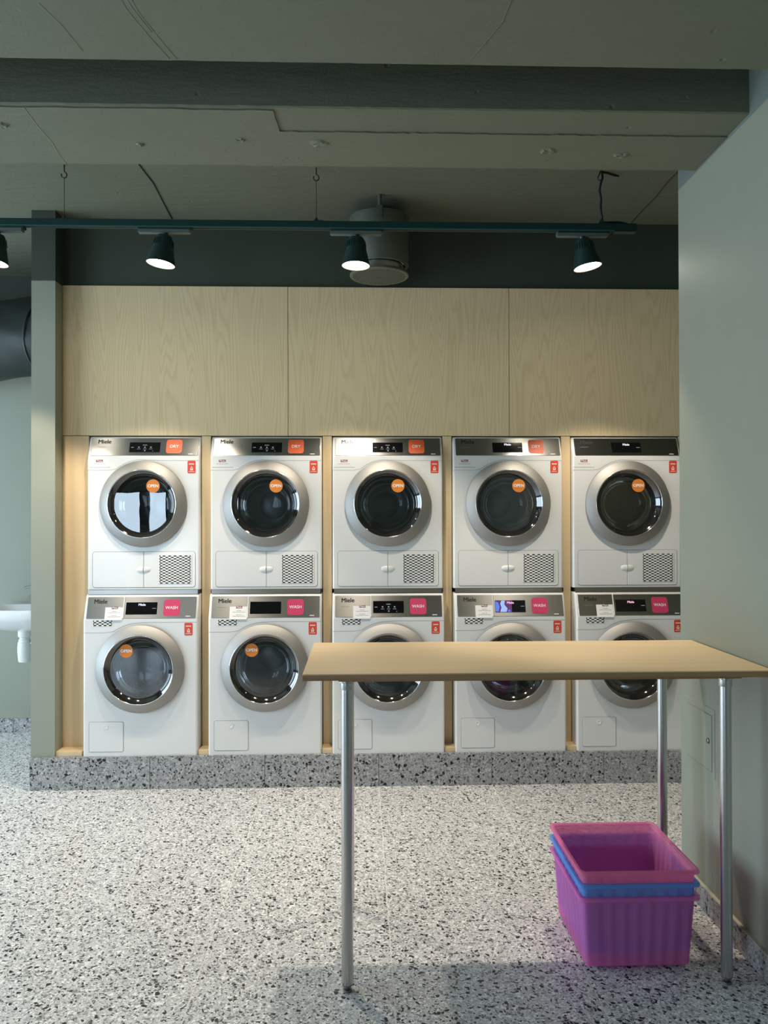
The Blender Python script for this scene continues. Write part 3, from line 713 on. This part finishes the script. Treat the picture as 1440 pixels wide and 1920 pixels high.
ORD = ['leftmost', 'second from left', 'middle', 'fourth from left', 'rightmost']
washers = []; dryers = []
pw, FAW, FLW = make_washer('washing_machine'); pd, FAD, FLD = make_dryer('tumble_dryer')
for k in range(1, 5): washers.append(copy_tree(pw)); dryers.append(copy_tree(pd))
washers.insert(0, pw); dryers.insert(0, pd)
wl = ['white washer at the left end of the bottom row, beside the sage pier', 'white washer with blank black display, second from left in the bottom row', 'white washer with menu icons on its display, middle of bottom row, behind the table', 'white washer with blue picture on its display, fourth from left in bottom row', 'white washer at the right end of the bottom row, cut off by the wall']
dl = ['white dryer at the left end of the top row, bright windows mirrored in its door', 'white dryer second from the left in the top row, above the blank-display washer', 'white dryer in the middle of the top row, below the round ceiling vent', 'white dryer with glowing logo and DRY sticker, fourth from left in top row', 'white dryer at the right end of the top row, without a DRY sticker']
def child(o, nm):
    for c in o.children_recursive:
        if c.name.split('.')[0] == nm: return c
for k in range(5):
    x = X0+k*PITCHX+0.298
    wv, dv = washers[k], dryers[k]
    wv.location = (x, YW, ZB); wv['label'] = wl[k]; wv['category'] = 'washing machine'; wv['group'] = 'washers in the bottom row'
    dv.location = (x, YD, 1.037); dv['label'] = dl[k]; dv['category'] = 'tumble dryer'; dv['group'] = 'dryers in the top row'
    d = child(wv, 'display')
    if k in (0, 4): display_logo(d, FAW, FLW, pink=(k == 4))
    if k == 2: display_menu(d, FAW, FLW)
    if k == 3: display_picture(d, FAW, FLW); display_logo(d, FAW, FLW, True, True)
    d = child(dv, 'display')
    if k < 3: display_menu(d, FAD, FLD)
    else: display_logo(d, FAD, FLD)
    if k < 4:
        vm = FLD*0.53; h = 0.0425
        me = bpy.data.meshes.get('dry_sticker') or plate('dry_sticker', FAD, rr_outline(0.158-h, 0.158+h, vm-h+0.001, vm+h-0.001, 0.015), 0.002, 0.0034, 0.0003)
        st = obj('use_sticker', me, M['orange'], dv, label='rounded orange sticker reading DRY')
        mt = bpy.data.meshes.get('dry_text') or text_me('dry_text', 'DRY', FAD, 0.158, vm, 0.031, 0.0037, 0.0001, width=0.046)
        obj('lettering', mt, M['print_white'], st)
    # stacking kit between washer and dryer
    sk = empty('stacking_frame', (x, YW+0.05, 1.0135), 'brushed steel stacking strip between %s washer and dryer' % ORD[k], 'stacking frame', 'stacking frames between the rows')
    obj('steel_strip', boxme('kit_strip', -0.290, 0.290, 0.0, 0.004, 0.0, 0.0230, 0.0012), M['steel'], sk)
    obj('side_cap', boxme('kit_cap', 0.2905, 0.2975, -0.002, 0.10, 0.002, 0.0232, 0.001), M['ink'], sk)
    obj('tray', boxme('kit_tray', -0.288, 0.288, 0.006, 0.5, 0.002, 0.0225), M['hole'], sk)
# paper slip on the first dryer
sl = obj('paper_slip', plate('paper_slip', FRONT, [(-0.2955, 0.640), (-0.190, 0.640), (-0.190, 0.700), (-0.2955, 0.700)], 0.0, 0.0003, 0.0001), M['paper'], dryers[0], label='white paper label with a red logo')

# ------------------------------------------------------------------ folding table
TX0, TX1, TY0, TY1, TZ = -0.169, 1.2425, 2.331, 2.926, 0.9555
tb = empty('work_table', ((TX0+TX1)/2, (TY0+TY1)/2, 0), 'high birch plywood table on four steel tube legs beside the sage wall', 'table')
def tl(x, y): return (x-(TX0+TX1)/2, y-(TY0+TY1)/2)
hx, hy = (TX1-TX0)/2, (TY1-TY0)/2
obj('tabletop', boxme('tabletop', -hx, hx, -hy, hy, TZ-0.0035, TZ, 0.0012), M['birch'], tb)
obj('tabletop_core', boxme('tabletop_core', -hx+0.0003, hx-0.0003, -hy+0.0003, hy-0.0003, TZ-0.020, TZ-0.0036, 0.0006), M['birch_edge'], tb, label='brown plywood edge of the tabletop')
obj('stiffener', boxme('stiffener', tl(-0.062, 0)[0], tl(1.152, 0)[0], -hy+0.020, hy-0.020, TZ-0.0275, TZ-0.0201, 0.001), M['birch_edge'], tb)
for lx in (-0.039, 1.112):
    for ly in (2.376, 2.880):
        x, y = tl(lx, ly)
        lg = obj('leg', MB().lathe_z([(0.0165, 0.024), (0.0175, 0.026), (0.0175, TZ-0.052)], 28, (x, y), True, True).me('leg'), M['leg'], tb); autosmooth(lg, 40)
        autosmooth(obj('collar', MB().lathe_z([(0.0190, TZ-0.054), (0.0200, TZ-0.052), (0.0200, TZ-0.034), (0.026, TZ-0.031), (0.026, TZ-0.0276)], 28, (x, y), True, True).me('collar'), M['leg'], lg), 40)
        autosmooth(obj('foot', MB().lathe_z([(0.0120, 0.0002), (0.0135, 0.002), (0.0130, 0.007), (0.006, 0.010), (0.006, 0.018), (0.0155, 0.0185), (0.0155, 0.0238)], 24, (x, y), True, True).me('foot'), M['leg_dark'], lg), 40)

# ------------------------------------------------------------------ laundry baskets
def make_basket(name, z0, mat, label, feet):
    e = empty(name, (0.868, 2.628, z0), label, 'basket', 'nested plastic baskets under the table')
    H_ = 0.236
    def wallring(hw, hd, z, rib, r=0.017, inset=0.0):
        """rounded rectangle with vertical flutes"""
        pts = []; out = rr_outline(-hw+inset, hw-inset, -hd+inset, hd-inset, r, 5)
        k = len(out); res = []
        for i in range(k):
            a = Vector(out[i]); b = Vector(out[(i+1) % k]); l = (b-a).length
            m = max(1, int(round(l/0.0105))) if l > 0.05 else 1
            nrm = Vector(((b-a).y, -(b-a).x)).normalized()
            for j in range(m):
                t = j/m; p = a+(b-a)*t
                if m > 1 and 2 <= j <= m-2 and rib: p = p + nrm*(rib*(1 if (j//2) % 2 else -1))
                res.append((p.x, p.y, z))
        return res
    mb = MB(); rib = 0.0016
    # same point count on every ring: use one unit outline and scale it
    base = wallring(0.180, 0.191, 0, rib); flat = wallring(0.180, 0.191, 0, 0)
    def ring(src, sc, z, dn=0.0): return [(p[0]*sc*(1-dn), p[1]*sc*(1-dn), z) for p in src]
    prof = [(flat, 0.900, 0.012), (base, 0.918, 0.016), (base, 0.990, H_-0.026), (flat, 0.996, H_-0.018), (flat, 1.0, H_-0.006)]
    inn = [(flat, 0.986, H_-0.006), (flat, 0.982, H_-0.018), (base, 0.976, H_-0.026), (base, 0.904, 0.019), (flat, 0.886, 0.016)]
    rings = [ring(*q) for q in prof]
    n = len(base); v = [p for r_ in rings for p in r_]; f = []
    for a in range(len(rings)-1): f += [(a*n+i, a*n+(i+1) % n, (a+1)*n+(i+1) % n, (a+1)*n+i) for i in range(n)]
    f.append(tuple(range(n-1, -1, -1)))
    t = obj('tub', fix(mesh('basket_tub', v, f)), mat, e); autosmooth(t, 25)
    so = t.modifiers.new('wall', 'SOLIDIFY'); so.thickness = 0.0018; so.offset = -1
    # rolled rim
    rp = [(1.0, H_-0.0065), (1.055, H_-0.0115), (1.062, H_-0.0085), (1.060, H_-0.0035), (1.045, H_), (1.004, H_), (0.992, H_-0.003)]
    rr = [ring(flat, s, z) for s, z in rp]; v = [p for r_ in rr for p in r_]; f = []
    m = len(rr)
    for a in range(m): f += [(a*n+i, a*n+(i+1) % n, ((a+1) % m)*n+(i+1) % n, ((a+1) % m)*n+i) for i in range(n)]
    autosmooth(obj('rim', fix(mesh('basket_rim', v, f)), mat, e), 50)
    if feet:
        for sx_ in (-1, 1):
            for sy_ in (-1, 1):
                obj('foot', MB().lathe_z([(0.014, -0.0005), (0.017, 0.001), (0.017, 0.0118)], 18, (sx_*0.125, sy_*0.140), True, True).me('basket_foot'), M['foot'], e)
    return e
make_basket('laundry_basket', 0.0006, M['bin_pink_low'], 'pink translucent laundry basket at the bottom of the nested stack', True)
make_basket('laundry_basket', 0.0425, M['bin_blue'], 'blue translucent laundry basket nested between the two pink ones', False)
make_basket('laundry_basket', 0.0815, M['bin_pink'], 'pink translucent laundry basket on top of the nested stack', False)

# ------------------------------------------------------------------ track and spotlights
YT = 3.655; ZT0, ZT1 = 2.7545, 2.7885
tr = empty('light_track', (0, YT, ZT0), 'dark green suspended lighting track across the ceiling', 'light track')
obj('rail', boxme('rail', -3.4, 1.292, -0.018, 0.018, 0.0, 0.034, 0.002), M['track'], tr)
obj('rail_lip', boxme('rail_lip', -3.4, 1.2, -0.0190, -0.0165, -0.002, 0.004, 0.0005), M['track_lip'], tr)
obj('rail_slot', boxme('rail_slot', -3.39, 1.19, -0.008, 0.008, -0.0006, 0.0002), M['hole'], tr)
obj('end_feed', boxme('end_feed', 1.1925, 1.296, -0.0192, 0.0192, -0.004, 0.035, 0.002), M['lampbody'], tr)
def spotlight(x, tilt, label, fwd=-0.02):
    e = empty('track_spotlight', (x, YT, ZT0-0.003), label, 'spotlight', 'spotlights on the track')
    obj('adapter', boxme('adapter', -0.122, 0.118, -0.017, 0.017, -0.022, 0.0005, 0.003), M['adapter'], e)
    obj('adapter_cap', boxme('adapter_cap', -0.120, 0.126, -0.0175, 0.0175, -0.010, 0.0015, 0.002), M['lampbody'], e)
    R = Matrix.Rotation(tilt, 4, 'Y') @ Matrix.Rotation(fwd, 4, 'X')
    def T(me): me.transform(Matrix.Translation((0, 0, -0.026)) @ R); return me
    autosmooth(obj('swivel', T(MB().lathe_z([(0.010, 0.012), (0.014, 0.010), (0.014, -0.004), (0.010, -0.010)], 20, (0, 0), True, True).me('swivel')), M['lampbody'], e), 40)
    prof = [(0.012, -0.006), (0.032, -0.010), (0.036, -0.016), (0.0395, -0.030), (0.0475, -0.065), (0.0560, -0.100), (0.0655, -0.136), (0.0665, -0.139), (0.0640, -0.1405)]
    hd = obj('lamp_head', T(MB().lathe_z(prof, 48, (0, 0), True, False).me('lamp_head')), M['lampbody'], e); autosmooth(hd, 40)
    mb = MB()
    for i in range(24):
        a = 2*PI*i/24; c, s = math.cos(a), math.sin(a)
        if i % 6 in (0,): continue
        p0 = (0.0415*c, 0.0415*s, -0.026); p1 = (0.0480*c, 0.0480*s, -0.058)
        mb.tube([p0, p1], 0.0016, 6)
    obj('cooling_fins', T(mb.me('cooling_fins')), M['lampbody'], hd)
    autosmooth(obj('lens_rim', T(MB().lathe_z([(0.0640, -0.1405), (0.0625, -0.1385), (0.0570, -0.1380)], 48).me('lens_rim')), M['rim'], hd), 60)
    obj('lens', T(MB().lathe_z([(0.0570, -0.1375), (0.03, -0.1385), (0.001, -0.1388)], 48).me('lens')), M['lens'], hd)
    ld = bpy.data.lights.new('spot_lamp', 'SPOT'); ld.energy = SPOT_W; ld.color = (1.0, 0.88, 0.72)
    ld.spot_size = math.radians(92); ld.spot_blend = 0.30; ld.shadow_soft_size = 0.028
    lo = bpy.data.objects.new('spot_lamp', ld); COL.objects.link(lo); lo.parent = e
    lo.matrix_local = Matrix.Translation((0, 0, -0.026)) @ R @ Matrix.Translation((0, 0, -0.146))
SPOT_W = 74
spotlight(-0.893, 0.14, 'dark green track spotlight nearest the left pier, tilted to the left')
spotlight(-0.012, 0.02, 'dark green track spotlight in front of the round ceiling vent')
spotlight(1.046, -0.17, 'dark green track spotlight at the right end of the track, tilted to the right')
spotlight(-1.655, 0.12, 'dark green track spotlight cut off by the left edge of the picture')
# hangers
def hanger(x, label, cable=False):
    e = empty('track_hanger', (x, YT, ZC), label, 'track hanger')
    if not cable:
        hk = [(0, 0, 0.0), (0, 0, -0.035)] + [(0.0125*math.sin(a)-0.000, 0, -0.048-0.0135*math.cos(a)+0.0005) for a in [PI*1.0+PI*k/10*1.55 for k in range(0, 11)]]
        hk = [(0, 0, 0), (0, 0, -0.030), (0.008, 0, -0.036), (0.012, 0, -0.046), (0.009, 0, -0.056), (0, 0, -0.060), (-0.010, 0, -0.056), (-0.014, 0, -0.046), (-0.011, 0, -0.040)]
        obj('hook', MB().tube(hk, 0.0030, 8).me('hook', True), M['wire'], e)
        obj('wire', MB().tube([(0, 0, -0.058), (0, 0, ZT1-ZC+0.012)], 0.0014, 6).me('wire'), M['wire'], e)
        obj('clip', MB().box(-0.012, 0.030, -0.010, 0.010, ZT1-ZC, ZT1-ZC+0.006).cyl((0, 0, ZT1-ZC+0.004), (0, 0, ZT1-ZC+0.020), 0.011, 0.004, 14).me('clip'), M['track'], e)
    else:
        cp = [(0.004, 0, 0.0), (0.006, 0, -0.03), (-0.003, 0, -0.06), (-0.008, 0, -0.09), (-0.001, 0, -0.13), (-0.003, 0, -0.16), (-0.002, 0, -0.19), (0.006, 0, ZT1-ZC+0.013), (0.03, 0, ZT1-ZC+0.010), (0.08, 0, ZT1-ZC+0.012), (0.115, 0, ZT1-ZC+0.006), (0.135, 0, ZT1-ZC-0.002)]
        obj('cable', MB().tube(cp, 0.0055, 8).me('cable', True), M['cable'], e)
        obj('hook', MB().tube([(-0.004, 0, 0), (-0.010, 0, -0.02), (-0.016, 0, -0.030), (-0.012, 0, -0.042), (0, 0, -0.044), (0.010, 0, -0.034)], 0.003, 8).me('hook', True), M['wire'], e)
        obj('clip', MB().box(-0.014, 0.03, -0.010, 0.010, ZT1-ZC, ZT1-ZC+0.008).cyl((0, 0, ZT1-ZC+0.004), (0, 0, ZT1-ZC+0.026), 0.015, 0.006, 14).me('clip'), M['track'], e)
        obj('ceiling_cable', MB().tube([(0.004, 0, -0.006), (0.03, 0.01, -0.004), (0.07, 0.03, -0.006), (0.10, 0.05, 0)], 0.004, 8).me('ceiling_cable', True), M['cable'], e)
hanger(-1.352, 'thin wire and hook holding the left part of the track')
hanger(-0.197, 'thin wire and hook holding the middle of the track')
hanger(1.136, 'black power cable hanging down to the right end of the track', True)

# ------------------------------------------------------------------ round ceiling vent
vt = empty('ceiling_vent', (0.105, 4.10, ZC), 'round green-grey supply air vent with perforated disc under the ceiling', 'air vent')
autosmooth(obj('drum', MB().lathe_z([(0.150, -0.062), (0.154, -0.066), (0.154, -0.312), (0.151, -0.316), (0.134, -0.316)], 56, (0, 0), True, False).me('vent_drum'), M['vent'], vt), 40)
autosmooth(obj('nozzle_ring', MB().lathe_z([(0.136, -0.308), (0.128, -0.314), (0.128, -0.360), (0.134, -0.364)], 56).me('nozzle_ring'), M['lip'], vt), 40)
ds = obj('disc', MB().lathe_z([(0.132, -0.350), (0.1525, -0.354), (0.1535, -0.364), (0.150, -0.368), (0.10, -0.3695), (0.001, -0.371)], 56, (0, 0), True, False).me('vent_disc'), M['vent_lit'], vt); autosmooth(ds, 40)
mb = MB()
for k in range(1, 13):
    r_ = 0.0110*k; m = max(6, int(k*4.0))
    for i in range(m):
        a = 2*PI*(i+0.5*(k % 2))/m; zz = -0.3688-0.0022*(1-r_/0.152)
        mb.lathe_z([(0.0040, zz-0.0002), (0.0034, zz-0.0008)], 6, (r_*math.cos(a), r_*math.sin(a)), False, True)
h = obj('perforation', mb.me('perforation'), M['hole'], ds); h['kind'] = 'stuff'
obj('bracket', MB().cyl((0, 0, 0), (0, 0, -0.064), 0.016).box(-0.016, 0.016, -0.160, 0.160, -0.062, -0.056).box(-0.011, 0.011, -0.162, -0.155, -0.115, -0.056).cyl((0, -0.152, 0), (0, -0.152, -0.058), 0.010).me('bracket'), M['vent'], vt)

# ------------------------------------------------------------------ access hatch on the right wall
ah = empty('access_hatch', (XR, 2.87, 0.612), 'small painted access hatch with a keyhole low in the right wall', 'hatch')
FH = Frame((0, 0, 0), (0, -1, 0), (0, 0, 1), (-1, 0, 0))
hp = two_tone('hatch_paint', SAGE, SAGE, 9, 0.5)
obj('frame', plate('hatch_frame', FH, rr_outline(-0.127, 0.126, -0.122, 0.124, 0.004, 2), -0.0006, 0.0016, 0.0006), hp, ah)
dr_ = obj('door', plate('hatch_door', FH, rr_outline(-0.104, 0.105, -0.098, 0.098, 0.002, 2), 0.0014, 0.0034, 0.0006), hp, ah)
obj('door_gap', ribbon('hatch_gap', FH, rr_outline(-0.1055, 0.1065, -0.0995, 0.0995, 0.003, 2), 0.0022, 0.0012, 0.0022, True), M['seam'], dr_)
obj('lock', lathe_y('lock', [(0.010, 0), (0.010, -0.004), (0.006, -0.006), (0.001, -0.006)], 0, 20), M['leg_dark'], dr_).matrix_local = Matrix.Translation((-0.0034, -0.080, 0.005)) @ Matrix.Rotation(-PI/2, 4, 'Z')

# ------------------------------------------------------------------ wash basin
sk = empty('wash_basin', (-2.128, YS-0.0002, -0.018), 'white wall-mounted ceramic wash basin with chrome tap behind the pier', 'sink')
def basin():
    n = 48; v = []; f = []
    def ring(hw, d0, d1, z, p=3.2):
        cy = -(d0+d1)/2; hd = (d1-d0)/2; out = []
        for i in range(n):
            a = 2*PI*i/n; c, s = math.cos(a), math.sin(a)
            out.append((hw*abs(c)**(2/p)*(1 if c >= 0 else -1), cy-hd*abs(s)**(2/p)*(1 if s >= 0 else -1), z))
        return out
    rg = [ring(0.09, 0.08, 0.28, 0.722), ring(0.20, 0.02, 0.40, 0.755), ring(0.245, 0.005, 0.46, 0.808), ring(0.255, 0.002, 0.475, 0.826), ring(0.26, 0.001, 0.48, 0.868), ring(0.258, 0.002, 0.478, 0.877),
          ring(0.240, 0.11, 0.462, 0.878), ring(0.225, 0.125, 0.445, 0.862), ring(0.16, 0.17, 0.36, 0.785), ring(0.02, 0.25, 0.29, 0.775)]
    for r_ in rg: v += r_
    for a in range(len(rg)-1): f += [(a*n+i, a*n+(i+1) % n, (a+1)*n+(i+1) % n, (a+1)*n+i) for i in range(n)]
    f += [tuple(range(n)), tuple(range((len(rg)-1)*n, len(rg)*n))]
    return fix(mesh('basin', v, f))
autosmooth(obj('basin', basin(), M['ceramic'], sk), 40)
tp = obj('tap', MB().tube([(0.015, -0.07, 0.872), (0.015, -0.07, 0.965), (0.015, -0.08, 0.972)], 0.021, 20).tube([(0.015, -0.075, 0.935), (0.010, -0.13, 0.945), (0.005, -0.19, 0.932)], 0.012, 14).me('tap'), M['chrome'], sk); autosmooth(tp, 50)
autosmooth(obj('lever', MB().tube([(0.015, -0.072, 0.980), (-0.01, -0.10, 0.996), (-0.040, -0.13, 0.990), (-0.050, -0.14, 0.984)], 0.008, 12).cyl((0.015, -0.07, 0.965), (0.015, -0.07, 0.990), 0.022, 0.018).me('lever'), M['chrome'], tp), 50)
tpz = obj('trap', MB().lathe_z([(0.040, 0.725), (0.040, 0.690), (0.034, 0.684)], 32, (0, -0.25), True, False).lathe_z([(0.031, 0.690), (0.031, 0.672), (0.036, 0.668), (0.036, 0.655), (0.040, 0.652), (0.0425, 0.620), (0.0425, 0.590), (0.038, 0.535), (0.034, 0.528)], 32, (0, -0.25), True, True).me('trap'), M['trap'], sk, label='white plastic bottle trap'); autosmooth(tpz, 40)
obj('waste_pipe', MB().tube([(0.03, -0.25, 0.648), (0.06, -0.22, 0.645), (0.075, -0.15, 0.640), (0.08, 0.0, 0.640)], 0.017, 14).me('waste_pipe', True), M['chrome'], sk)
obj('stop_valve', MB().cyl((0.07, -0.004, 0.60), (0.07, -0.06, 0.60), 0.011).cyl((0.07, -0.05, 0.57), (0.07, -0.05, 0.66), 0.007).tube([(0.07, -0.05, 0.66), (0.06, -0.06, 0.72), (0.03, -0.08, 0.79)], 0.005, 8).me('stop_valve', True), M['chrome'], sk)

# ------------------------------------------------------------------ wrapped air duct above the basin
du = empty('air_duct', (-2.3, 4.95, 2.52), 'dark green wrapped air duct hanging above the wash basin', 'air duct')
dm = MB()
D0, D1 = Vector((-0.95, 0.05, -0.12)), Vector((0.62, -0.02, 0.06))
nseg = 40; ax = (D1-D0).normalized(); a_ = ax.orthogonal().normalized(); b_ = ax.cross(a_); rnd = random.Random(4); nn = 36
vs = []; fs = []
for i in range(nseg+1):
    c = D0+(D1-D0)*(i/nseg)
    for k in range(nn):
        t = 2*PI*k/nn; rr = 0.235*(1+0.022*math.sin(k*0.52+i*0.35)+0.012*math.sin(k*1.4-i*0.8)+0.006*rnd.uniform(-1, 1)); vs.append(c+a_*rr*math.cos(t)+b_*rr*math.sin(t))
for i in range(nseg):
    for k in range(nn): fs.append((i*nn+k, i*nn+(k+1) % nn, (i+1)*nn+(k+1) % nn, (i+1)*nn+k))
fs += [tuple(range(nn)), tuple(range(nseg*nn, (nseg+1)*nn))]
autosmooth(obj('wrap', fix(mesh('duct_wrap', vs, fs)), M['duct'], du), 50)
for t0 in (0.08, 0.34, 0.60, 0.86):
    pts = []
    for k in range(37):
        t = 2*PI*k/36; c = D0+(D1-D0)*t0+ax*(0.09*math.cos(t)); pts.append(c+a_*0.2395*math.cos(t)+b_*0.2395*math.sin(t))
    obj('strap', MB().tube(pts, 0.006, 6).me('duct_strap', True), M['duct'], du)
for xs in (-0.6, 0.35):
    obj('hanger_rod', MB().cyl((xs, 0.03, 0.18), (xs, 0.03, ZC-2.52), 0.006, n=10).me('duct_rod'), M['wire'], du)
